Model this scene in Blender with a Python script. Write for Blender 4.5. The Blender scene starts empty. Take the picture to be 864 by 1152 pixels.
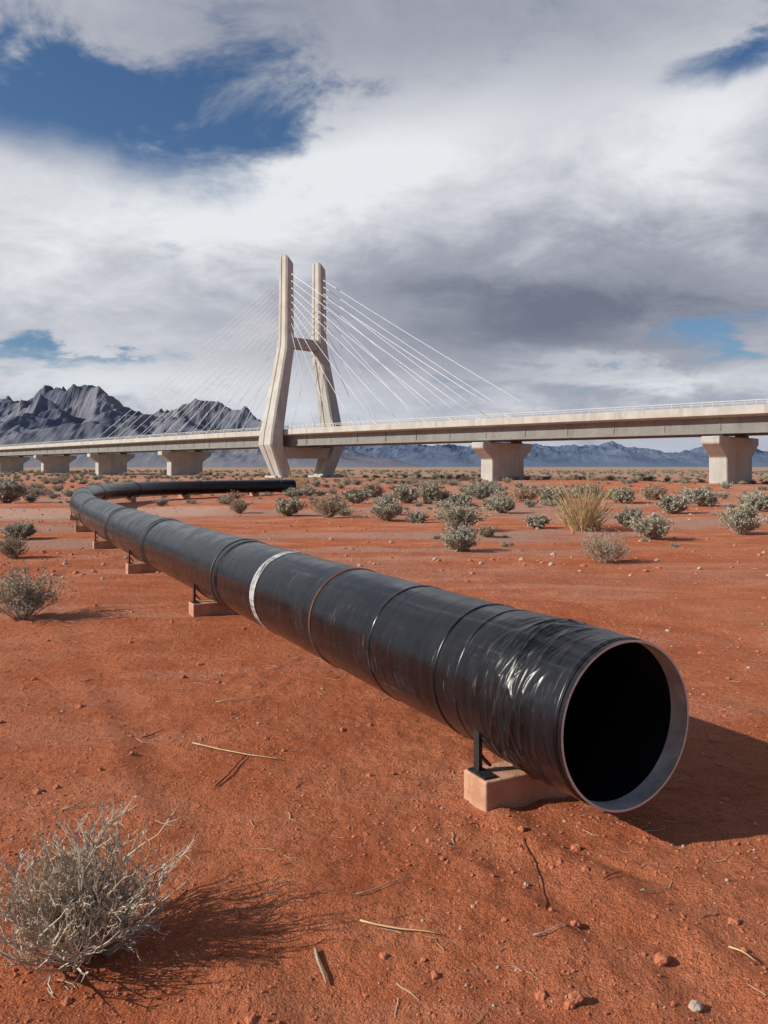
import bpy, math, random
import numpy as np
from mathutils import Vector, noise, Matrix
random.seed(7)
scene=bpy.context.scene
COL=scene.collection
F=900.0; CAMH=1.6; HZ=525.0
def gpt(px,py):
    d=CAMH*F/(py-HZ); return ((px-432)/F*d, d)

# ---------------------------------------------------------------- node helpers
def new_mat(name):
    m=bpy.data.materials.new(name); m.use_nodes=True
    nt=m.node_tree; nt.nodes.clear()
    o=nt.nodes.new('ShaderNodeOutputMaterial'); b=nt.nodes.new('ShaderNodeBsdfPrincipled')
    nt.links.new(b.outputs[0],o.inputs[0])
    return m,nt,b
class NB:
    def __init__(s,nt): s.nt=nt
    def L(s,a,b): s.nt.links.new(a,b)
    def setin(s,sock,v):
        if isinstance(v,bpy.types.NodeSocket): s.L(v,sock)
        else: sock.default_value=v
    def m(s,op,a,b=None,c=None,clamp=False):
        n=s.nt.nodes.new('ShaderNodeMath'); n.operation=op; n.use_clamp=clamp
        s.setin(n.inputs[0],a)
        if b is not None: s.setin(n.inputs[1],b)
        if c is not None: s.setin(n.inputs[2],c)
        return n.outputs[0]
    def vm(s,op,a,b=None):
        n=s.nt.nodes.new('ShaderNodeVectorMath'); n.operation=op
        s.setin(n.inputs[0],a)
        if b is not None: s.setin(n.inputs[1],b)
        return n.outputs[0]
    def comb(s,x,y,z):
        n=s.nt.nodes.new('ShaderNodeCombineXYZ')
        s.setin(n.inputs[0],x); s.setin(n.inputs[1],y); s.setin(n.inputs[2],z); return n.outputs[0]
    def sep(s,v):
        n=s.nt.nodes.new('ShaderNodeSeparateXYZ'); s.L(v,n.inputs[0]); return n.outputs
    def noise(s,v,scale,detail=5,rough=.55,dist=0):
        n=s.nt.nodes.new('ShaderNodeTexNoise'); s.L(v,n.inputs['Vector'])
        n.inputs['Scale'].default_value=scale; n.inputs['Detail'].default_value=detail
        n.inputs['Roughness'].default_value=rough; n.inputs['Distortion'].default_value=dist
        return n.outputs[0]
    def voro(s,v,scale,feature='F1'):
        n=s.nt.nodes.new('ShaderNodeTexVoronoi'); n.feature=feature; s.L(v,n.inputs['Vector'])
        n.inputs['Scale'].default_value=scale; return n.outputs['Distance']
    def mr(s,v,a,b,c=0,d=1,smooth=True):
        n=s.nt.nodes.new('ShaderNodeMapRange'); n.interpolation_type='SMOOTHSTEP' if smooth else 'LINEAR'
        s.setin(n.inputs[0],v)
        for i,q in enumerate((a,b,c,d)): s.setin(n.inputs[i+1],q)
        return n.outputs[0]
    def mix(s,f,a,b,mode='MIX'):
        n=s.nt.nodes.new('ShaderNodeMix'); n.data_type='RGBA'; n.blend_type=mode
        s.setin(n.inputs[0],f)
        for k,q in ((6,a),(7,b)):
            if isinstance(q,tuple) and len(q)==3: q=q+(1,)
            s.setin(n.inputs[k],q)
        return n.outputs[2]
    def bump(s,h,strength,dist,normal=None):
        n=s.nt.nodes.new('ShaderNodeBump'); n.inputs['Strength'].default_value=strength
        n.inputs['Distance'].default_value=dist; s.L(h,n.inputs['Height'])
        if normal is not None: s.L(normal,n.inputs['Normal'])
        return n.outputs[0]
    def pos(s):
        return s.nt.nodes.new('ShaderNodeNewGeometry').outputs['Position']
    def obj(s):
        return s.nt.nodes.new('ShaderNodeTexCoord').outputs['Object']
    def uv(s):
        return s.nt.nodes.new('ShaderNodeTexCoord').outputs['UV']

# ---------------------------------------------------------------- materials
def mat_ground():
    m,nt,b=new_mat('red_desert_soil'); N=NB(nt)
    P=N.pos(); s=N.sep(P); x,y=s[0],s[1]
    P2=N.comb(x,y,0.0)
    big=N.noise(P2,.35,4,.6); med=N.noise(P2,1.7,6,.62,.4); fine=N.noise(P2,16,6,.68); grit=N.noise(P2,120,3,.7)
    stv=N.comb(N.m('MULTIPLY',x,.30),y,0.0)
    streak=N.noise(stv,1.1,5,.62,.9)
    c=N.mix(N.mr(med,.3,.7),(.52,.140,.058),(.66,.215,.100))
    c=N.mix(N.m('MULTIPLY',N.mr(big,.45,.7),.6),c,(.69,.255,.135))
    c=N.mix(N.m('MULTIPLY',N.mr(streak,.50,.64),N.mr(y,4,12,.28,.7)),c,(.72,.34,.225))
    c=N.mix(N.m('MULTIPLY',N.mr(streak,.46,.36),.3),c,(.40,.095,.042))
    c=N.mix(N.m('MULTIPLY',N.mr(fine,.52,.68),.55),c,(.31,.068,.030))
    c=N.mix(N.m('MULTIPLY',N.mr(fine,.46,.30),.45),c,(.74,.31,.17))
    c=N.mix(N.m('MULTIPLY',N.mr(grit,.54,.68),.7),c,(.78,.38,.23))
    c=N.mix(N.m('MULTIPLY',N.mr(grit,.46,.32),.7),c,(.18,.038,.018))
    g=N.noise(stv,.25,6,.62,.5)
    f=N.m('MULTIPLY',N.mr(g,.48,.55),N.mr(y,9,17))
    c=N.mix(N.m('MULTIPLY',f,.72),c,N.mix(N.mr(fine,.42,.58),(.58,.39,.31),(.38,.22,.16)))
    q=N.m('ADD',N.m('SUBTRACT',y,27.5),N.m('MULTIPLY',N.m('ADD',x,12.0),-.35))
    q=N.m('ABSOLUTE',N.m('ADD',q,N.m('MULTIPLY',N.m('SUBTRACT',med,.5),2.5)))
    tr=N.m('MULTIPLY',N.mr(q,4.2,2.6),N.mr(x,-4.5,-7))
    c=N.mix(N.m('MULTIPLY',tr,.85),c,N.mix(N.mr(fine,.42,.58),(.72,.47,.37),(.60,.34,.25)))
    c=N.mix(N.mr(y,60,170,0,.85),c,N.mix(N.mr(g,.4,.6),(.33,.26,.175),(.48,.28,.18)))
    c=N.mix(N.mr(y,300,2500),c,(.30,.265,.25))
    nt.links.new(c,b.inputs['Base Color'])
    b.inputs['Roughness'].default_value=.95; b.inputs['Specular IOR Level'].default_value=.10
    v=N.voro(P2,34)
    h=N.m('ADD',N.m('MULTIPLY',fine,1.35),N.m('MULTIPLY',grit,.36))
    h=N.m('ADD',h,N.m('MULTIPLY',N.mr(v,.0,.35,1,0),N.mr(med,.4,.7,.0,.4)))
    h=N.m('ADD',h,N.m('ADD',N.m('MULTIPLY',med,1.8),N.m('MULTIPLY',streak,.8)))
    nt.links.new(N.bump(h,1.0,.055),b.inputs['Normal'])
    return m
def simple(name,c1,c2,scale=6,rough=.8,bump=.3,bd=.01,spec=.3,metal=0,stain=None):
    m,nt,b=new_mat(name); N=NB(nt); P=N.obj()
    n=N.noise(P,scale,5,.6); n2=N.noise(P,scale*7,4,.65)
    c=N.mix(N.mr(n,.3,.7),c1,c2)
    c=N.mix(N.m('MULTIPLY',N.mr(n2,.5,.75),.3),c,tuple(q*.6 for q in c1))
    if stain:
        s=N.sep(P); sv=N.comb(N.m('MULTIPLY',s[0],1.2),N.m('MULTIPLY',s[1],1.2),N.m('MULTIPLY',s[2],.12))
        st=N.noise(sv,1.5,6,.6); c=N.mix(N.m('MULTIPLY',N.mr(st,.48,.7),.55),c,stain)
    nt.links.new(c,b.inputs['Base Color'])
    b.inputs['Roughness'].default_value=rough; b.inputs['Specular IOR Level'].default_value=spec
    b.inputs['Metallic'].default_value=metal
    nt.links.new(N.bump(N.m('ADD',n,N.m('MULTIPLY',n2,.4)),bump,bd),b.inputs['Normal'])
    return m
def mat_pipe(wrap=False,paint=False):
    m,nt,b=new_mat('black_tape_wrap' if wrap else ('worn_white_paint' if paint else 'black_pipe_coating')); N=NB(nt)
    s=N.sep(N.uv()); S=N.m('MULTIPLY',s[0],60.0); T=N.m('MULTIPLY',s[1],2*math.pi)
    cx=N.m('COSINE',T); sx=N.m('SINE',T)
    circ=N.comb(N.m('MULTIPLY',S,16),N.m('MULTIPLY',cx,.9),N.m('MULTIPLY',sx,.9))
    lng=N.comb(N.m('MULTIPLY',S,.9),N.m('MULTIPLY',cx,11),N.m('MULTIPLY',sx,11))
    iso=N.comb(N.m('MULTIPLY',S,3.),N.m('MULTIPLY',cx,1.2),N.m('MULTIPLY',sx,1.2))
    a=N.noise(circ,1.0,5,.62); l=N.noise(lng,1.0,6,.66); i=N.noise(iso,1.0,6,.6)
    scr=N.noise(N.comb(N.m('MULTIPLY',S,75),N.m('MULTIPLY',cx,2.2),N.m('MULTIPLY',sx,2.2)),1,3,.6)
    sp=N.m('ADD',N.m('DIVIDE',S,.21),s[1]); fr=N.m('FRACT',sp)
    line=N.mr(fr,.0,.05,1,0)
    c=N.mix(N.mr(a,.35,.7),(.003,.0035,.005),(.009,.010,.014))
    c=N.mix(N.m('MULTIPLY',N.mr(i,.5,.75),.5),c,(.018,.019,.023))
    scm=N.m('MULTIPLY',N.mr(scr,.60,.70),N.mr(i,.46,.62))
    c=N.mix(N.m('MULTIPLY',scm,.55),c,(.15,.155,.175))
    lm=N.m('MULTIPLY',N.mr(l,.60,.70),N.mr(a,.44,.6))
    c=N.mix(N.m('MULTIPLY',lm,.45),c,(.12,.12,.125))
    dust=N.m('MULTIPLY',N.mr(sx,-.35,-.95),N.mr(i,.35,.6))
    c=N.mix(N.m('MULTIPLY',dust,.5),c,(.18,.062,.038))
    td=N.m('MULTIPLY',N.mr(sx,.5,1.0),N.mr(l,.4,.65))
    c=N.mix(N.m('MULTIPLY',td,.14),c,(.14,.13,.13))
    if paint:
        c=N.mix(N.m('MULTIPLY',N.mr(scr,.62,.45),N.mr(l,.62,.45,.35,1)),c,(.62,.62,.62))
    nt.links.new(c,b.inputs['Base Color'])
    r=N.m('ADD',N.mr(i,.3,.7,.18 if not wrap else .18,.34 if not wrap else .34),N.m('MULTIPLY',scm,.25))
    nt.links.new(r,b.inputs['Roughness']); b.inputs['Specular IOR Level'].default_value=.36
    h=N.m('ADD',N.m('MULTIPLY',a,.5),N.m('MULTIPLY',line,.35)); h=N.m('ADD',h,N.m('MULTIPLY',i,.9))
    nt.links.new(N.bump(h,.5,.008),b.inputs['Normal'])
    return m
def mat_leaf(name,c1,c2):
    m,nt,b=new_mat(name); N=NB(nt)
    oi=nt.nodes.new('ShaderNodeObjectInfo').outputs['Random']
    n=N.noise(N.obj(),9,2,.6)
    c=N.mix(N.mr(n,.35,.65),c1,c2)
    c=N.mix(N.m('MULTIPLY',oi,.45),c,tuple(q*w for q,w in zip(c2,(1.12,.97,.8))))
    nt.links.new(c,b.inputs['Base Color']); b.inputs['Roughness'].default_value=.85
    b.inputs['Specular IOR Level'].default_value=.15
    return m
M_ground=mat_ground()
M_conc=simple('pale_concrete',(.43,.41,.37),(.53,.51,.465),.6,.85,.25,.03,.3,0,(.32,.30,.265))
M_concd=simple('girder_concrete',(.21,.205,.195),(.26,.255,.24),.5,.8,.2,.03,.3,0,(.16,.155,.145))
M_rail=simple('painted_railing',(.50,.50,.49),(.58,.58,.56),3,.5,.1,.005)
M_asph=simple('asphalt',(.045,.045,.047),(.06,.06,.06),2,.9,.4,.01)
M_cable=simple('white_cable_sheath',(.74,.75,.76),(.8,.8,.8),2,.45,.05,.003)
M_pipe=mat_pipe(); M_wrap=mat_pipe(True); M_white=mat_pipe(False,True)
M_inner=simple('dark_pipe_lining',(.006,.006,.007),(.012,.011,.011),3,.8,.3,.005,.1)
M_steel=simple('bare_steel_rim',(.34,.29,.23),(.70,.63,.54),5,.6,.6,.006,.4,.05,(.22,.13,.09))
M_edge=simple('ground_steel_edge',(.55,.54,.52),(.7,.69,.67),12,.35,.2,.002,.5,.3)
M_weld=simple('rust_weld',(.10,.035,.02),(.17,.06,.035),14,.7,.5,.006)
M_black=simple('black_steel',(.012,.012,.013),(.03,.027,.025),20,.5,.3,.003,.5)
M_block=simple('dusty_concrete_block',(.44,.225,.135),(.58,.35,.24),9,.9,.7,.016,.2,0,(.36,.14,.075))
M_twig=mat_leaf('grey_twig',(.30,.26,.215),(.44,.39,.33))
M_twigp=mat_leaf('bleached_twig',(.29,.25,.205),(.50,.445,.37))
M_sage=mat_leaf('sage_leaf',(.30,.295,.23),(.42,.41,.33))
M_dry=mat_leaf('dry_leaf',(.34,.31,.25),(.46,.42,.345))
M_brn=mat_leaf('brown_leaf',(.30,.235,.165),(.42,.34,.25))
M_straw=mat_leaf('straw',(.42,.30,.15),(.60,.46,.26))
M_pebr=simple('red_pebble',(.42,.12,.055),(.58,.22,.125),40,.9,.4,.003)
M_pebt=simple('tan_pebble',(.42,.30,.23),(.55,.43,.35),40,.85,.4,.003)

# ---------------------------------------------------------------- geometry helpers
def mk(name,V,Fc,mats,parent=None,smooth=False,midx=None,link=True):
    me=bpy.data.meshes.new(name); me.from_pydata([tuple(v) for v in V],[],Fc)
    for m in (mats if isinstance(mats,(list,tuple)) else [mats]): me.materials.append(m)
    if midx is not None: me.polygons.foreach_set('material_index',midx)
    if smooth: me.polygons.foreach_set('use_smooth',[True]*len(me.polygons))
    me.update()
    o=bpy.data.objects.new(name,me)
    if link: COL.objects.link(o)
    if parent: o.parent=parent
    return o
def empty(name,loc=(0,0,0)):
    e=bpy.data.objects.new(name,None); e.location=loc; e.empty_display_size=.3; COL.objects.link(e); return e
def recalc(o):
    import bmesh
    bm=bmesh.new(); bm.from_mesh(o.data); bmesh.ops.recalc_face_normals(bm,faces=bm.faces); bm.to_mesh(o.data); bm.free()
def bevel(o,w,seg=2):
    md=o.modifiers.new('bevel','BEVEL'); md.width=w; md.segments=seg; md.limit_method='ANGLE'
def obox(V,Fc,c,ax,ay,az,hx,hy,hz):
    i=len(V)
    for sx in (-1,1):
        for sy in (-1,1):
            for sz in (-1,1): V.append(Vector(c)+ax*(sx*hx)+ay*(sy*hy)+az*(sz*hz))
    for f in ((0,1,3,2),(4,6,7,5),(0,4,5,1),(2,3,7,6),(0,2,6,4),(1,5,7,3)): Fc.append(tuple(i+k for k in f))
Z=Vector((0,0,1))
def tube(V,Fc,pts,rad,sides=3,cap=True):
    i0=len(V); n=len(pts)
    for k,p in enumerate(pts):
        a=pts[max(0,k-1)]; b=pts[min(n-1,k+1)]; t=(b-a)
        if t.length<1e-9: t=Vector((0,0,1))
        t=t.normalized(); ref=Vector((0,0,1)) if abs(t.z)<.9 else Vector((1,0,0))
        u=t.cross(ref).normalized(); w=t.cross(u)
        for j in range(sides):
            an=2*math.pi*j/sides; V.append(p+(u*math.cos(an)+w*math.sin(an))*rad[k])
    for k in range(n-1):
        for j in range(sides):
            a=i0+k*sides+j; b=i0+k*sides+(j+1)%sides
            Fc.append((a,b,b+sides,a+sides))
    if cap and sides>2:
        Fc.append(tuple(i0+j for j in range(sides))[::-1]); Fc.append(tuple(i0+(n-1)*sides+j for j in range(sides)))

# ---------------------------------------------------------------- pipe centreline
PR=.357; PZ=.15+PR
ctrl=[(1.49,2.49),(1.03,3.38),(-1.75,8.72),(-4.52,14.1),(-7.3,19.9),(-9.5,25.2),(-11.3,30.6),(-12.0,35.6),(-10.9,40.3),(-8.0,43.8),(-4.9,46.2),(-1,48.2)]
def catmull(P,n):
    out=[]
    for i in range(1,len(P)-2):
        p0,p1,p2,p3=[np.array(q) for q in P[i-1:i+3]]
        for k in range(n):
            t=k/n
            out.append(.5*((2*p1)+(-p0+p2)*t+(2*p0-5*p1+4*p2-p3)*t*t+(-p0+3*p1-3*p2+p3)*t**3))
    out.append(np.array(P[-2])); return np.array(out)
cl=catmull(ctrl,40)
seg=np.sqrt(((cl[1:]-cl[:-1])**2).sum(1)); arc=np.concatenate([[0],np.cumsum(seg)]); PLEN=arc[-1]
def pc(s):
    x=np.interp(s,arc,cl[:,0]); y=np.interp(s,arc,cl[:,1]); return Vector((x,y,PZ))
def pt(s):
    a=pc(max(0,s-.05)); b=pc(min(PLEN,s+.05)); return (b-a).normalized()

# ---------------------------------------------------------------- ground
pax=Vector((.46,-.89,0)).normalized(); pnx=Vector((.89,.46,0)).normalized()
def pdist(x,y): return float(np.min((cl[:,0]-x)**2+(cl[:,1]-y)**2))**.5
def sm(a,b,v):
    t=max(0,min(1,(v-a)/(b-a))); return t*t*(3-2*t)
def gh(x,y):
    d=math.hypot(x,y)
    if d>1500: return -.02
    far=sm(12,60,d)*(1-sm(400,1400,d)); 
    h=noise.noise(Vector((x*.06,y*.06,1.3)))*.28*far
    h+=noise.noise(Vector((x*.45,y*.45,5)))*.028*(1+1.5*far)
    if d<60:
        h+=noise.noise(Vector((x*1.6,y*1.6,9)))*.020
        if d<14:
            cl_=.5+.5*sm(-.1,.25,noise.noise(Vector((x*.5,y*.5,61))))*1.6
            h+=noise.noise(Vector((x*4.5,y*4.5,2)))*.014*cl_+noise.noise(Vector((x*10,y*10,4)))*.013*cl_
            r=Vector((x-1,y-3.38,0)); o=r.dot(pnx); t=r.dot(pax)
            w=sm(-1.2,-.2,t); o2=o+.05*noise.noise(Vector((t*.9,3,1)))
            h+=w*(.018*math.exp(-((o2+.28)/.08)**2)-.012*math.exp(-((o2+.12)/.10)**2)-.014*math.exp(-((o2+.48)/.12)**2)+.010*math.exp(-((o2+.66)/.06)**2))
            h+=-.02*math.exp(-((o2-2.3)/.18)**2)+.015*math.exp(-((o2-2.02)/.1)**2)-.02*math.exp(-((o2-3.9)/.18)**2)
            h+=-.014*math.exp(-((o2+1.5)/.12)**2)+.010*math.exp(-((o2+1.7)/.07)**2)
    return h
n=400; B=10.0; A=9000/math.sinh(B)
us=[A*math.sinh(B*i/n) for i in range(-n,n+1)]
xs=us; ys=[4+u for u in us]
W=len(us); V=[]
for y in ys:
    for x in xs: V.append((x,y,gh(x,y)))
Fc=[(j*W+i,j*W+i+1,(j+1)*W+i+1,(j+1)*W+i) for j in range(W-1) for i in range(W-1)]
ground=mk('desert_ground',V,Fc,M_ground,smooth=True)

# ---------------------------------------------------------------- pipe
pipe=empty('black_pipeline',(0,0,0))
def ringmesh(name,srange,rfun,mat,nt=96,thick=None,inner=False,smooth=True):
    V=[];Fc=[];UV=[]
    for s in srange:
        c=pc(s);t=pt(s);side=Vector((t.y,-t.x,0))
        for j in range(nt+1):
            th=2*math.pi*j/nt; r=rfun(s,th)
            V.append(c+side*(math.cos(th)*r)+Z*(math.sin(th)*r)); UV.append((s/60,j/nt))
    w=nt+1
    for k in range(len(srange)-1):
        for j in range(nt):
            f=(k*w+j,k*w+j+1,(k+1)*w+j+1,(k+1)*w+j)
            Fc.append(f if not inner else f[::-1])
    o=mk(name,V,Fc,mat,pipe,smooth)
    ul=o.data.uv_layers.new(name='UVMap')
    idx=np.zeros(len(o.data.loops),dtype=np.int32); o.data.loops.foreach_get('vertex_index',idx)
    ul.data.foreach_set('uv',np.array(UV)[idx].ravel())
    return o
sr=[i*.06 for i in range(0,200)]+[12+i*.2 for i in range(int((PLEN-12)/.2))]
def rout(s,th): return PR+.0022*noise.noise(Vector((s*1.3,math.cos(th)*1.2,math.sin(th)*1.2)))
ringmesh('outer_shell',sr,rout,M_pipe)
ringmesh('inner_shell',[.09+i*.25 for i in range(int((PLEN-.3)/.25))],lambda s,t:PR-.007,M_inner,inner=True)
ringmesh('inner_steel_band',[0,.03,.06,.09],lambda s,t:PR-.007,M_steel,inner=True)
V=[];Fc=[];c=pc(0);t=pt(0);side=Vector((t.y,-t.x,0))
for j in range(96):
    th=2*math.pi*j/96
    for r in (PR-.007,PR+.0035): V.append(c+side*(math.cos(th)*r)+Z*(math.sin(th)*r)-t*.002)
for j in range(96):
    a=2*j;b=2*((j+1)%96); Fc.append((a,a+1,b+1,b))
mk('rim_edge',V,Fc,M_edge,pipe)
def rwrap(s,th):
    e=sm(.0,.05,s-.02)*(1-sm(.70,.78,s))
    q=Vector((s*9+math.sin(th*1.0)*.9,math.cos(th)*1.3,math.sin(th)*1.3))
    rg=1-abs(noise.noise(q))*2.4; rg=max(0,rg)
    q2=Vector((s*26+math.cos(th)*2.2,math.cos(th)*2.6+s*3,math.sin(th)*2.6)); r2=max(0,1-abs(noise.noise(q2))*3)
    zone=math.exp(-((s-.38)/.16)**2)
    return PR+.004*e+.002+(.012*rg**2+.006*r2**2)*(zone*.95+.10)*e
ringmesh('tape_sleeve',[.03+i*.0035 for i in range(216)],rwrap,M_wrap,nt=320)
def torus(name,s0,wid,hgt,mat):
    k=8
    rs=[s0-wid/2+wid*i/k for i in range(k+1)]
    ringmesh(name,rs,lambda s,th:PR+.0018+hgt*math.sqrt(max(0,1-((s-s0)/(wid/2))**2)),mat)
torus('lip_band',.05,.03,.0055,M_pipe)
torus('weld_ring',2.67,.022,.006,M_weld)
ringmesh('painted_band',[3.88,3.90,3.93,3.95,3.98,4.0],lambda s,th:PR+.0032,M_white)
for i,s0 in enumerate((.80,1.0,1.75)): torus('tape_seam_%d'%(i+1),s0,.03,.004,M_pipe)
for i,s0 in enumerate((5.1,8.7,12.2,17.0,22,27,32,37,42,47)):
    if s0<PLEN-1:
        torus('joint_collar_%d'%(i+1),s0,.16,.012,M_pipe)
        torus('joint_bead_%d'%(i+1),s0+.11,.03,.014,M_black)
# ---------------------------------------------------------------- supports
def support(s0,first=False):
    c=pc(s0); t=pt(s0); nn=Vector((t.y,-t.x,0)); e=empty('pipe_support',(c.x,c.y,0))
    V=[];Fc=[]; g=-.04
    obox(V,Fc,(0,0,(.146+g)/2),nn,t,Z,.36,.095,(.146-g)/2)
    o=mk('concrete_block',V,Fc,M_block,e); recalc(o); 
    bevel(o,.010,3)
    V=[];Fc=[]
    for sg in (-1,1):
        obox(V,Fc,nn*(.315*sg)+Z*.245+t*.035,nn,t,Z,.010,.022,.10)
        obox(V,Fc,nn*(.315*sg)+Z*.152+t*.0,nn,t,Z,.035,.07,.005)
        obox(V,Fc,nn*(.285*sg)+Z*.205+t*.035,(nn*sg+Z*1.1).normalized(),t,(Z-nn*sg).normalized(),.05,.018,.006)
    K=14
    for k in range(K):
        a0=math.radians(-90-58+116*k/K); a1=math.radians(-90-58+116*(k+1)/K); am=(a0+a1)/2
        d=nn*math.cos(am)+Z*math.sin(am); tg=nn*(-math.sin(am))+Z*math.cos(am)
        obox(V,Fc,Z*PZ+d*(PR+.006),tg,t,d,(a1-a0)/2*PR+.003,.03,.0035)
    o=mk('steel_saddle',V,Fc,M_black,e); recalc(o)
for s0 in (.62,6.0,9.9,14,18.5,23,27.5,32,36.5,41,45.5):
    if s0<PLEN-.5: support(s0)

# ---------------------------------------------------------------- bridge
PY=Vector((-12,113,0)); uR=Vector((.72,-.69,0)).normalized(); uL=Vector((-.656,.755,0)).normalized()
def bc(s):
    if s>=0: return PY+uR*s
    return PY+uL*(-s)
def bc2(s):
    if abs(s)>30: return bc(s)
    k=(s+30)/60; p0=bc(-30); p1=PY; p2=bc(30)
    return p0*(1-k)**2+p1*(2*k*(1-k))+p2*k*k
stations=[-330,-250,-180,-120,-80,-50]+list(range(-30,31,4))+[50,80,120,160]
def bt(s):
    a=bc2(s-.5);b=bc2(s+.5); return (b-a).normalized()
def bn(s):
    t=bt(s); return Vector((-t.y,t.x,0))
bridge=empty('cable_stayed_bridge',(0,0,0))
def sweep(name,prof,mat,st=stations):
    V=[];Fc=[];m=len(prof)
    for s in st:
        c=bc2(s);nn=bn(s)
        for (a,z) in prof: V.append(c+nn*a+Z*z)
    for k in range(len(st)-1):
        for j in range(m): Fc.append((k*m+j,k*m+(j+1)%m,(k+1)*m+(j+1)%m,(k+1)*m+j))
    Fc.append(tuple(range(m))); Fc.append(tuple((len(st)-1)*m+j for j in range(m)))
    o=mk(name,V,Fc,mat,bridge); recalc(o); return o
HW=4.4
sweep('deck_slab',[(-HW,6.0),(-HW,6.52),(HW,6.52),(HW,6.0),(3.2,5.82),(-3.2,5.82)],M_conc)
sweep('road_surface',[(-HW+.35,6.524),(-HW+.35,6.55),(HW-.35,6.55),(HW-.35,6.524)],M_asph)
for sg,nm in ((-1,'a'),(1,'b')):
    sweep('kerb_'+nm,[(sg*HW-sg*.02,6.522),(sg*HW-sg*.02,6.72),(sg*(HW-.28),6.72),(sg*(HW-.28),6.555)],M_conc)
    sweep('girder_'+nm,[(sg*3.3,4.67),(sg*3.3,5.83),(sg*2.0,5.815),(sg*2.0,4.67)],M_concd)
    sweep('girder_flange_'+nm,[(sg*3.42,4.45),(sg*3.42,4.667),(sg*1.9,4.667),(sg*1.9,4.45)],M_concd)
    sweep('top_rail_'+nm,[(sg*4.24,7.10),(sg*4.24,7.17),(sg*4.16,7.17),(sg*4.16,7.10)],M_rail)
    sweep('mid_rail_'+nm,[(sg*4.23,6.92),(sg*4.23,6.96),(sg*4.17,6.96),(sg*4.17,6.92)],M_rail)
V=[];Fc=[];V2=[];F2=[]
s=-150.
while s<120:
    c=bc2(s);nn=bn(s);t=bt(s)
    for sg in (-1,1): obox(V,Fc,c+nn*(4.2*sg)+Z*6.91,nn,t,Z,.025,.025,.188)
    s+=.9
s=-150.
while s<120:
    c=bc2(s);nn=bn(s);t=bt(s)
    for sg in (-1,1): obox(V2,F2,c+nn*(3.31*sg)+Z*5.24,nn,t,Z,.05,.06,.565)
    s+=5
o=mk('rail_posts',V,Fc,M_rail,bridge); recalc(o)
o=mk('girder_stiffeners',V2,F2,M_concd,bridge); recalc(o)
def pier(s0):
    c=bc2(s0);nn=bn(s0);t=bt(s0)
    gz=gh(c.x,c.y)-.6
    prof=[(-3.0,gz),(-3.0,2.4),(-4.7,3.6),(-4.7,4.22),(4.7,4.22),(4.7,3.6),(3.0,2.4),(3.0,gz)]
    V=[];Fc=[];m=len(prof)
    for hl in (-.8,.8):
        for a,z in prof: V.append(c+nn*a+t*hl+Z*z)
    for j in range(m): Fc.append((j,(j+1)%m,m+(j+1)%m,m+j))
    Fc.append(tuple(range(m)));Fc.append(tuple(m+j for j in range(m)))
    o=mk('pier',V,Fc,M_conc,bridge);recalc(o);bevel(o,.08,1)
    V=[];Fc=[]
    for a in (-2.6,2.6): obox(V,Fc,c+nn*a+Z*4.335,nn,t,Z,.5,.45,.112)
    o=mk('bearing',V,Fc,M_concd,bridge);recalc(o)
for s0 in (59.7,34.9,-34.4,-66.5,-99.5,-134,-168,-205,-245,88,118): pier(s0)
pt_=bn(0); pl_=bt(0)
sec=[(-1,3.6,1.0,1.2),(.3,3.7,1.0,1.2),(4.6,5.55,1.1,1.6),(6.2,5.45,1.0,1.55),(18.0,3.05,.80,1.15),(19.6,2.95,.76,1.0),(30.3,2.9,.66,.92)]
pyc=bc2(0)
def leg(sg):
    V=[];Fc=[]
    for k,(z,w,ht,hl) in enumerate(sec):
        c=pyc+pt_*(sg*w)
        ch=.22
        poly=[(-ht+ch,-hl),(ht-ch,-hl),(ht,-hl+ch),(ht,-.3),(ht-.12,-.22),(ht-.12,.22),(ht,.3),(ht,hl-ch),(ht-ch,hl),(-ht+ch,hl),(-ht,hl-ch),(-ht,.3),(-ht+.12,.22),(-ht+.12,-.22),(-ht,-.3),(-ht,-hl+ch)]
        for a,b in poly:
            zz=z
            if k==len(sec)-1: zz=z+(-a*.9)
            V.append(c+pt_*a+pl_*b+Z*zz)
    m=16
    for k in range(len(sec)-1):
        for j in range(m): Fc.append((k*m+j,k*m+(j+1)%m,(k+1)*m+(j+1)%m,(k+1)*m+j))
    Fc.append(tuple(range(m)));Fc.append(tuple((len(sec)-1)*m+j for j in range(m)))
    o=mk('pylon_leg',V,Fc,M_conc,bridge);recalc(o)
leg(-1);leg(1)
V=[];Fc=[]
obox(V,Fc,pyc+Z*18.9,pt_,pl_,Z,2.45,.75,.75)
obox(V,Fc,pyc+Z*3.55,pt_,pl_,Z,4.4,1.1,.80)
o=mk('pylon_cross_beams',V,Fc,M_conc,bridge);recalc(o);bevel(o,.1,1)
V=[];Fc=[]
for sg in (-1,1): obox(V,Fc,pyc+pt_*(3.7*sg)+Z*-.1,pt_,pl_,Z,1.5,1.9,.45)
o=mk('pylon_footings',V,Fc,M_conc,bridge);recalc(o)
V=[];Fc=[];V2=[];F2=[]
for sg in (-1,1):
    for side in (-1,1):
        N_=9 if side>0 else 12
        for i in range(N_):
            f=i/(N_-1)
            sa=(8+31*f) if side>0 else -(9+56*f)
            zt=20.8+7.6*f
            a=pyc+pt_*(sg*2.86)+pl_*(side*.9)+Z*zt
            b=bc2(sa)+bn(sa)*(sg*4.32)+Z*6.6
            pts=[]
            for k in range(7):
                q=k/6; p=a.lerp(b,q); p.z-=.25*4*q*(1-q)*(b-a).length/45; pts.append(p)
            tube(V,Fc,pts,[.036]*7,5)
            d=(a-b).normalized(); tube(V2,F2,[b,b+d*1.1],[.09,.07],6)
            tube(V2,F2,[a,a-d*.8],[.12,.09],6)
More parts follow.
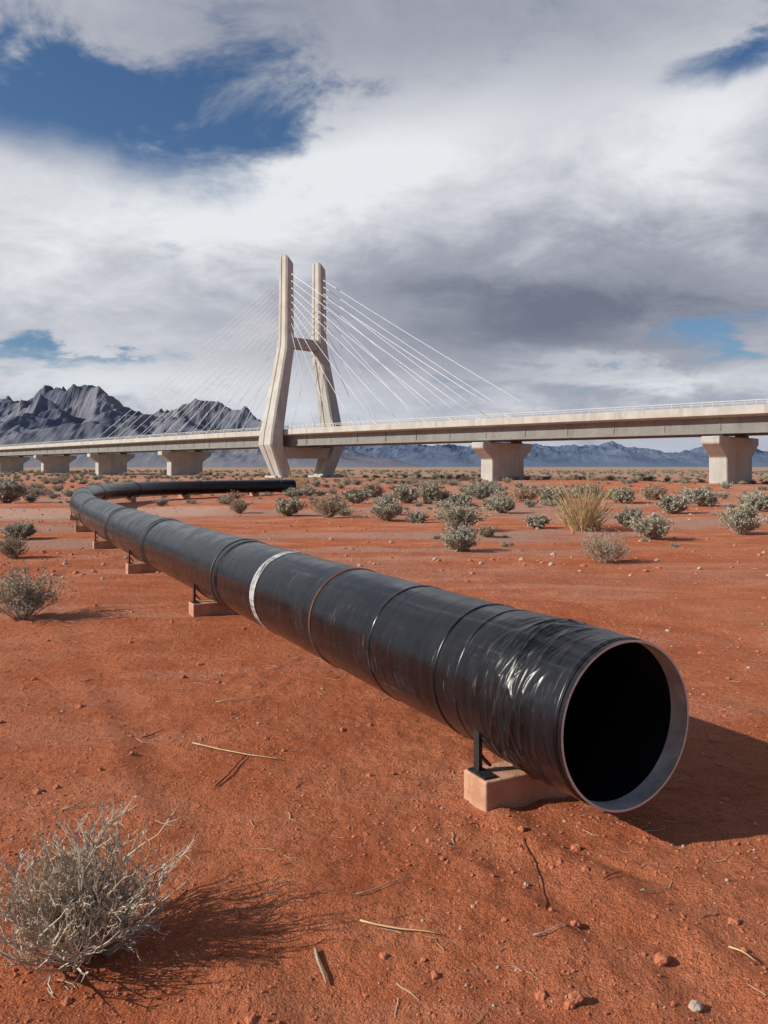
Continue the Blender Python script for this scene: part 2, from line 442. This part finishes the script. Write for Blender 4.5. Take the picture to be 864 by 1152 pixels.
mk('stay_cables',V,Fc,M_cable,bridge,smooth=True)
mk('cable_anchors',V2,F2,M_rail,bridge)

# ---------------------------------------------------------------- mountains
def mat_mtn(name,lo,hi,sc):
    m,nt,b=new_mat(name);N=NB(nt);P=N.pos();s=N.sep(P)
    n1=N.noise(P,sc,7,.62,.6); n2=N.noise(P,sc*6,5,.65)
    c=N.mix(N.mr(n1,.38,.62),lo,hi)
    c=N.mix(N.m('MULTIPLY',N.mr(n2,.5,.65),.25),c,tuple(q*.7 for q in lo))
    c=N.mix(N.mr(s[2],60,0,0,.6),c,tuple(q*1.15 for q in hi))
    nt.links.new(c,b.inputs['Base Color']);b.inputs['Roughness'].default_value=1;b.inputs['Specular IOR Level'].default_value=0
    return m
def mountains(name,D,prof,depth,mat,seed,nx=520,ny=50,amp=.5,rough=.5,freq=.30):
    V=[];Fc=[]
    X=[p[0] for p in prof];H=[p[1] for p in prof]
    for j in range(ny):
        v=j/(ny-1); y=D-depth*.5+depth*v
        for i in range(nx):
            px=X[0]+(X[-1]-X[0])*i/(nx-1); x=(px-432)/F*D
            h=np.interp(px,X,H)/F*D+CAMH
            sc=1/(depth*freq)
            q=Vector((x*sc,y*sc,seed))
            r=0;am=1;fq=1;tot=0
            for o_ in range(6):
                r+=am*(1-abs(noise.noise(q*fq+Vector((o_*7.1,0,0))))*2);tot+=am;am*=rough;fq*=2.1
            r/=tot
            prof_v=max(0,1-abs(v-.5)*2)**.75
            hh=h*prof_v*(1-amp+amp*max(0,r)*1.6)
            V.append((x,y,hh-3))
    for j in range(ny-1):
        for i in range(nx-1): Fc.append((j*nx+i,j*nx+i+1,(j+1)*nx+i+1,(j+1)*nx+i))
    return mk(name,V,Fc,mat,smooth=False)
M_m1=mat_mtn('haze_tinted_rock',(.125,.14,.185),(.205,.205,.235),.007)  # both ranges: distance haze painted in as a bluish base colour
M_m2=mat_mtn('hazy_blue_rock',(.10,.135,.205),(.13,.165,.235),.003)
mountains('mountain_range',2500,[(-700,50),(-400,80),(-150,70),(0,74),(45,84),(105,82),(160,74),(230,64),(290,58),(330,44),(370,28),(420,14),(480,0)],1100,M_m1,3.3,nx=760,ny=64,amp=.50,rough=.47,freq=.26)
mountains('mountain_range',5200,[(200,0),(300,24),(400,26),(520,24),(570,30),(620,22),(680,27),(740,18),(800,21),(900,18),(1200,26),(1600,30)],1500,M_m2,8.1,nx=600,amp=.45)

# ---------------------------------------------------------------- plants
def bush(name,seed,H,Wd,stems,subs,twr,leafn,leafs,mats,up=.5,curve=.3,link=True,leaf_w=.4,spread=.62):
    rnd=random.Random(seed);V=[];Fc=[];MI=[]
    def addleaf(p,d,s):
        a=Vector((rnd.uniform(-1,1),rnd.uniform(-1,1),rnd.uniform(-1,1))); sd=d.cross(a)
        if sd.length<1e-4: return
        sd=sd.normalized()*s*leaf_w*.5; i=len(V)
        V.extend([p-sd*.4,p+d*s*.5-sd,p+d*s,p+d*s*.5+sd]); Fc.append((i,i+1,i+2,i+3)); MI.append(1)
    def br(p,d,L,r,depth):
        n=4 if depth==0 else 3; pts=[p.copy()];dd=d.copy();ds=[dd.copy()]
        for k in range(n):
            dd=(dd+Vector((rnd.gauss(0,1),rnd.gauss(0,1),rnd.gauss(0,.6)))*curve*.35+Z*.08).normalized()
            p=p+dd*(L/n); 
            if p.z<.004: p.z=.004
            pts.append(p.copy());ds.append(dd.copy())
        rr=[r*(1-.7*k/n) for k in range(n+1)]
        f0=len(Fc); tube(V,Fc,pts,rr,3,False); MI.extend([0]*(len(Fc)-f0))
        if depth<2:
            ns=subs[depth]
            for q in range(ns):
                f=rnd.uniform(.25,.97)*n; k=min(n-1,int(f)); pp=pts[k].lerp(pts[k+1],f-k)
                nd=(ds[k]+Vector((rnd.gauss(0,1),rnd.gauss(0,1),rnd.gauss(.25,.7)))*spread).normalized()
                br(pp,nd,L*rnd.uniform(.28,.5),r*.6,depth+1)
        if depth>0 or subs[0]==0:
            for q in range(leafn):
                f=rnd.uniform(.1,1)*n;k=min(n-1,int(f));pp=pts[k].lerp(pts[k+1],f-k)
                nd=(ds[k]+Vector((rnd.gauss(0,1),rnd.gauss(0,1),rnd.gauss(0.2,1)))*.7).normalized()
                addleaf(pp,nd,leafs*rnd.uniform(.6,1.3))
    for i in range(stems):
        az=rnd.uniform(0,2*math.pi); e=rnd.random()**.8
        rad=e*Wd*.5; d=Vector((math.cos(az)*rad,math.sin(az)*rad,H*(1-.75*e*e)*up*2*.5+H*.25))
        L=d.length*rnd.uniform(.55,1.0)
        st=Vector((math.cos(az)*rnd.random()*Wd*.08,math.sin(az)*rnd.random()*Wd*.08,-.01))
        br(st,d.normalized(),L,twr,0)
    return mk(name,V,Fc,mats,None,False,MI,link)
def place(o,x,y,rot=0):
    o.location=(x,y,gh(x,y)-.01); o.rotation_euler=(0,0,rot); return o
b=bush('dry_desert_shrub',12,.53,.84,84,(6,3),.0056,1,.017,[M_twigp,M_dry],curve=.7,leaf_w=.42,spread=.58)
x,y=gpt(92,1070); place(b,x,y)
def sage(px,py,wp,hp,kind='s',seed=0):
    x,y=gpt(px,py); H=hp/F*y;Wd=wp/F*y
    if kind=='s': o=bush('sagebrush',seed,H,Wd,75,(5,2),.0045*max(1,y/12),5,.05*max(.6,y/16),[M_twig,M_sage],curve=.4)
    elif kind=='b': o=bush('brown_desert_shrub',seed,H,Wd,80,(5,2),.004*max(1,y/12),3,.036*max(.6,y/16),[M_twig,M_brn],curve=.5)
    return place(o,x,y,seed)
sage(26,696,104,66,'s',1)
for i,(px,py,w,h,k) in enumerate([(833,601,56,40,'s'),(733,607,52,34,'s'),(680,632,76,44,'b'),(517,597,64,38,'s'),(519,620,54,34,'s'),
    (435,585,42,32,'s'),(370,582,48,30,'b'),(325,580,36,24,'s'),(270,577,26,18,'b'),(566,577,36,22,'s'),(604,594,26,16,'s'),
    (14,628,44,30,'b'),(22,606,40,20,'s'),(8,566,46,30,'s'),(707,592,30,22,'s'),(548,604,26,14,'b'),(756,578,36,24,'s'),(470,587,22,14,'s'),
    (455,566,36,22,'s'),(486,563,34,20,'s'),(620,568,34,22,'s'),(590,564,34,20,'b'),(790,570,40,22,'s'),(850,576,40,22,'s'),(400,566,30,18,'s'),
    (540,562,36,20,'s'),(700,566,36,20,'s'),(735,562,34,20,'b'),(660,562,34,18,'s'),(420,560,30,18,'b'),(516,570,28,16,'s')]):
    sage(px,py,w,h,k,20+i)
def grass(px,py,wp,hp,seed,nb=420,mt=None):
    x,y=gpt(px,py);H=hp/F*y;Wd=wp/F*y;rnd=random.Random(seed);V=[];Fc=[]
    for i in range(nb):
        az=rnd.uniform(0,6.283);e=rnd.random()**1.4;L=H*rnd.uniform(.3,1.08)*(1-.25*e)
        p=Vector((math.cos(az)*Wd*.2*rnd.random(),math.sin(az)*Wd*.2*rnd.random(),0))
        tilt=e*.62; d=Vector((math.cos(az)*math.sin(tilt),math.sin(az)*math.sin(tilt),math.cos(tilt)))
        pts=[p.copy()]
        for k in range(4):
            d=(d+Vector((math.cos(az),math.sin(az),-.3))*.06*(1+e)+Vector((rnd.gauss(0,1),rnd.gauss(0,1),0))*.07).normalized(); p=p+d*L/4; pts.append(p.copy())
        w=rnd.uniform(.005,.010)
        tube(V,Fc,pts,[w,w,w*.8,w*.9,w*.2],3,False)
    return place(mk('dry_grass_clump',V,Fc,mt or M_straw),x,y)
grass(655,597,60,70,5,220); grass(641,592,34,44,6,80); grass(668,594,30,62,9,60,M_brn); grass(333,553,22,30,8,160)

def scatter(name,pts,sc,rots,idx,objs):
    col=bpy.data.collections.new(name+'_parts')
    for o in objs: col.objects.link(o)
    me=bpy.data.meshes.new(name); me.from_pydata(pts,[],[])
    a=me.attributes.new('sc','FLOAT','POINT');a.data.foreach_set('value',sc)
    a=me.attributes.new('rt','FLOAT_VECTOR','POINT');a.data.foreach_set('vector',[q for r in rots for q in r])
    a=me.attributes.new('ix','INT','POINT');a.data.foreach_set('value',idx)
    ob=bpy.data.objects.new(name,me);COL.objects.link(ob)
    ng=bpy.data.node_groups.new(name+'_gn','GeometryNodeTree')
    ng.interface.new_socket('Geometry',in_out='INPUT',socket_type='NodeSocketGeometry')
    ng.interface.new_socket('Geometry',in_out='OUTPUT',socket_type='NodeSocketGeometry')
    N=ng.nodes;gi=N.new('NodeGroupInput');go=N.new('NodeGroupOutput');ip=N.new('GeometryNodeInstanceOnPoints')
    ci=N.new('GeometryNodeCollectionInfo');ci.inputs['Collection'].default_value=col
    ci.inputs['Separate Children'].default_value=True;ci.inputs['Reset Children'].default_value=True
    def at(n,t):
        q=N.new('GeometryNodeInputNamedAttribute');q.data_type=t;q.inputs['Name'].default_value=n;return q.outputs['Attribute']
    L=ng.links.new
    L(gi.outputs[0],ip.inputs['Points']);L(ci.outputs[0],ip.inputs['Instance']);ip.inputs['Pick Instance'].default_value=True
    L(at('ix','INT'),ip.inputs['Instance Index']);L(at('rt','FLOAT_VECTOR'),ip.inputs['Rotation']);L(at('sc','FLOAT'),ip.inputs['Scale'])
    L(ip.outputs[0],go.inputs[0])
    md=ob.modifiers.new('scatter','NODES');md.node_group=ng
    return ob
variants=[]
for i in range(7):
    mats=[[M_twig,M_sage],[M_twig,M_sage],[M_twig,M_dry],[M_twig,M_brn]][i%4]
    variants.append(bush('scrub_plant_%d'%i,100+i,.62,1.05,36,(4,1),.011,5,.08,mats,curve=.45,link=False))
rnd=random.Random(3);pts=[];sc=[];rt=[];ix=[]
def addscrub(x,y,s):
    if pdist(x,y)<1.1*s+.7: return
    pts.append((x,y,gh(x,y)-.03));sc.append(s);rt.append((0,0,rnd.uniform(0,6.28)));ix.append(rnd.randrange(7))
for (y0,y1,num,s0,s1) in ((15,26,60,.12,.4),(24,40,260,.2,.9),(38,70,800,.4,1.15),(70,130,1100,.5,1.25),(130,300,1900,.7,1.6)):
    for _ in range(num):
        y=rnd.uniform(y0,y1);x=rnd.uniform(-.75,.75)*y
        if noise.noise(Vector((x*.09,y*.09,77)))<rnd.uniform(-.35,.25): continue
        if x<-5 and abs(y-27.5-.35*(x+12))<4.4: continue
        if y<26 and x<1: continue
        addscrub(x,y,rnd.uniform(s0,s1)*rnd.uniform(.7,1))
for (px,py,s) in ((20,598,.5),(335,556,.8),(318,553,.9),(350,556,.8),(300,558,.5),(360,558,.7),(326,551,.8),(345,552,.9),(250,566,.5)):
    x,y=gpt(px,py); pts.append((x,y,gh(x,y)-.03));sc.append(s);rt.append((0,0,1.));ix.append(rnd.randrange(7))
scatter('desert_scrub',pts,sc,rt,ix,variants)
import bmesh
def rock(name,seed,mat,flat=.6):
    bm=bmesh.new();bmesh.ops.create_icosphere(bm,subdivisions=3,radius=1)
    for v in bm.verts:
        k=1+.45*noise.noise(v.co*1.3+Vector((seed,0,0)))+.18*noise.noise(v.co*3.5+Vector((seed,4,0)))
        v.co*=k; v.co.z*=flat
    me=bpy.data.meshes.new(name);bm.to_mesh(me);bm.free();me.materials.append(mat)
    return bpy.data.objects.new(name,me)
rocks=[rock('clod_%d'%i,i*5.3,M_pebr if i<5 else M_pebt,.55+.08*i) for i in range(6)]
pts=[];sc=[];rt=[];ix=[]
for _ in range(26000):
    y=1.7+14*rnd.random()**1.9; x=rnd.uniform(-.62,.62)*y+rnd.uniform(-.2,.2)
    if noise.noise(Vector((x*.9,y*.9,31)))<rnd.uniform(-.5,.4): continue
    s=.0022+.0042*rnd.random()**2
    if rnd.random()<.04: s*=rnd.uniform(2,3.6)
    s*=1+y*.07
    pts.append((x,y,gh(x,y)+s*.1));sc.append(s);rt.append((rnd.uniform(-.4,.4),rnd.uniform(-.4,.4),rnd.uniform(0,6.28)))
    ix.append(5 if rnd.random()<.05 else rnd.randrange(5))
for _ in range(2200):
    y=rnd.uniform(11,60);x=rnd.uniform(-.55,.55)*y
    if noise.noise(Vector((x*.25,y*.6,5)))<rnd.uniform(-.3,.3): continue
    pts.append((x,y,gh(x,y)));sc.append(rnd.uniform(.012,.05));rt.append((0,0,rnd.uniform(0,6)));ix.append(5 if rnd.random()<.25 else rnd.randrange(5))
scatter('gravel',pts,sc,rt,ix,rocks)
for (px,py,r,m) in ((783,1131,.022,M_pebt),(648,1130,.024,M_pebr),(745,1080,.026,M_pebr),(592,996,.012,M_pebt),(385,822,.02,M_pebr)):
    o=rock('stone',px*.1,m,.6);COL.objects.link(o);x,y=gpt(px,py);o.location=(x,y,gh(x,y)+r*.3);o.scale=(r,r*.8,r*.9);o.rotation_euler=(0,0,px)
def stick(name,a,b,r,mat,bend=.02):
    A_=Vector(gpt(*a)+(0,));B_=Vector(gpt(*b)+(0,));pts=[]
    d=(B_-A_);sd=Vector((-d.y,d.x,0))
    for k in range(7):
        q=k/6;p=A_.lerp(B_,q)+sd*bend*math.sin(q*5+a[0]);p.z=gh(p.x,p.y)+r+.004+.004*math.sin(q*3.1);pts.append(p)
    V=[];Fc=[];tube(V,Fc,pts,[r*(1-.5*k/6) for k in range(7)],5);mk(name,V,Fc,mat,smooth=True)
for a,b,r,m in (((215,838),(318,857),.005,M_straw),((242,888),(279,851),.005,M_weld),((405,1040),(497,1060),.004,M_straw),((355,1070),(366,1106),.007,M_brn),
    ((243,789),(292,787),.006,M_brn),((590,948),(614,1030),.003,M_weld),((400,1010),(466,990),.003,M_brn),((680,1000),(700,985),.003,M_weld),((720,1010),(760,1000),.002,M_brn),
    ((160,830),(185,822),.005,M_weld),((820,1070),(850,1085),.004,M_straw),((600,1060),(640,1050),.003,M_twig),((70,915),(140,905),.004,M_brn),((20,1000),(60,985),.003,M_brn)):
    stick('dry_twig',a,b,r,m)
V=[];Fc=[]
for _ in range(420):
    y=1.8+12*rnd.random()**1.6;x=rnd.uniform(-.6,.6)*y;L=rnd.uniform(.015,.09)*(1+y*.06);a=rnd.uniform(0,6.28)
    p=[]
    for k in range(4):
        q=Vector((x+math.cos(a)*L*k/3,y+math.sin(a)*L*k/3,0));a+=rnd.gauss(0,.15);q.z=gh(q.x,q.y)+.004;p.append(q)
    r=rnd.uniform(.0008,.0019)*(1+y*.08);tube(V,Fc,p,[r,r,r,r*.5],3)
mk('plant_litter',V,Fc,M_brn)

# ---------------------------------------------------------------- light
sd=Vector((.955,.25,-.54)).normalized()
sun=bpy.data.lights.new('sun','SUN');sun.energy=5.0;sun.angle=math.radians(.5);sun.color=(1,.93,.82)
so=bpy.data.objects.new('sun',sun);COL.objects.link(so);so.rotation_euler=sd.to_track_quat('-Z','Y').to_euler()
elev=math.asin(-sd.z);rotn=math.atan2(-sd.x,-sd.y)
w=bpy.data.worlds.new('World');scene.world=w;w.use_nodes=True;nt=w.node_tree;nt.nodes.clear();N=NB(nt)
out=nt.nodes.new('ShaderNodeOutputWorld')
sky=nt.nodes.new('ShaderNodeTexSky');sky.sky_type='NISHITA';sky.sun_disc=False;sky.sun_elevation=elev;sky.sun_rotation=rotn
bg1=nt.nodes.new('ShaderNodeBackground');bg1.inputs[1].default_value=.08
skc=N.mix(1.0,sky.outputs[0],(.62,.86,1.12),'MULTIPLY'); nt.links.new(skc,bg1.inputs[0])
bg2=nt.nodes.new('ShaderNodeBackground');bg2.inputs[1].default_value=1.0
D=nt.nodes.new('ShaderNodeTexCoord').outputs['Generated'];s=N.sep(D)
az=N.m('ARCTAN2',s[0],s[1]);el=N.m('ARCSINE',s[2])
zz=N.m('ADD',N.m('MAXIMUM',s[2],0.0),.34)
P=N.comb(N.m('DIVIDE',s[0],zz),N.m('MULTIPLY',N.m('DIVIDE',s[1],zz),1.15),0.0)
nB=N.noise(N.vm('ADD',P,(5.2,1.3,2.)),1.3,6,.55,.4)
nC=N.noise(N.vm('ADD',P,(1.2,8.3,4.)),4.2,7,.64,.35)
nW=N.noise(N.vm('ADD',P,(9.2,3.3,0.)),2.6,6,.6)
dC=N.m('SUBTRACT',nC,.5)
wa=N.m('ADD',az,N.m('ADD',N.m('MULTIPLY',N.m('SUBTRACT',nW,.5),.36),N.m('MULTIPLY',dC,.14)))
we=N.m('ADD',el,N.m('ADD',N.m('MULTIPLY',N.m('SUBTRACT',nB,.5),.14),N.m('MULTIPLY',dC,.11)))
def blob(px,py,sx,sy,amp,tilt=0):
    a0=math.atan((px-432)/F);e0=math.atan((HZ-py)/math.hypot(F,px-432))
    da=N.m('SUBTRACT',wa,a0);de=N.m('SUBTRACT',we,e0)
    if tilt: de=N.m('SUBTRACT',de,N.m('MULTIPLY',da,tilt))
    qa=N.m('MULTIPLY',da,F/sx);qe=N.m('MULTIPLY',de,F/sy)
    return N.m('MULTIPLY',N.m('EXPONENT',N.m('MULTIPLY',N.m('ADD',N.m('MULTIPLY',qa,qa),N.m('MULTIPLY',qe,qe)),-1.0)),amp)
def total(base,bl):
    t=base
    for q in bl: t=N.m('ADD',t,blob(*q))
    return t
cov=N.m('ADD',.88,N.m('MULTIPLY',N.m('SUBTRACT',nW,.5),.7)); cov=N.m('ADD',cov,N.m('MULTIPLY',dC,1.5))
cov=total(cov,[(90,125,240,52,-.90,-.15),(330,120,90,42,-.50),(55,388,110,14,-.62),(830,384,90,14,-.62),(815,60,70,26,-.72),(520,300,400,120,.25)])
cov=N.m('SUBTRACT',cov,N.mr(s[1],.35,-.3,0,.45)); cov=N.m('SUBTRACT',cov,N.mr(el,.6,1.1,0,.3))
mask=N.mr(cov,.22,.82)
sh=N.m('ADD',.57,N.m('MULTIPLY',N.m('SUBTRACT',nB,.5),.6)); sh=N.m('ADD',sh,N.m('MULTIPLY',dC,.6))
sh=total(sh,[(180,230,260,60,.34,.1),(430,190,170,55,.30,.3),(130,430,260,40,.30),(730,430,160,20,.40),(840,110,120,50,.32),(60,320,150,50,.10),
   (400,15,240,50,-.12),(720,40,120,40,-.05),(740,290,200,50,-.20),(640,370,170,52,-.50),(500,350,110,40,-.12),(650,170,190,60,.18),(250,320,110,30,-.04)])
sh=N.m('SUBTRACT',sh,N.mr(s[1],.3,-.3,0,.2)); sh=N.m('SUBTRACT',sh,N.mr(el,.6,1.1,0,.25))
c=N.mix(N.mr(sh,.0,.5,smooth=False),(.165,.185,.25),(.37,.39,.46))
c=N.mix(N.mr(sh,.5,1.0,smooth=False),c,(.80,.82,.85))
hz=N.mr(el,.12,.0)
c=N.mix(N.m('MULTIPLY',hz,.6),c,(.50,.545,.63))
mask=N.m('MAXIMUM',mask,N.m('MULTIPLY',N.mr(el,.09,.01),.8))
nt.links.new(c,bg2.inputs[0])
mx=nt.nodes.new('ShaderNodeMixShader');nt.links.new(mask,mx.inputs[0]);nt.links.new(bg1.outputs[0],mx.inputs[1]);nt.links.new(bg2.outputs[0],mx.inputs[2])
nt.links.new(mx.outputs[0],out.inputs[0])

# ---------------------------------------------------------------- camera
cam=bpy.data.cameras.new('camera');co=bpy.data.objects.new('camera',cam);COL.objects.link(co);scene.camera=co
co.location=(0,0,CAMH);co.rotation_euler=(math.radians(90),0,0)
cam.sensor_fit='VERTICAL';cam.sensor_height=36;cam.sensor_width=27;cam.lens=F/1152*36;cam.shift_y=-51/1152
cam.clip_start=.05;cam.clip_end=20000
scene.view_settings.view_transform='Standard';scene.view_settings.look='None';scene.view_settings.exposure=0
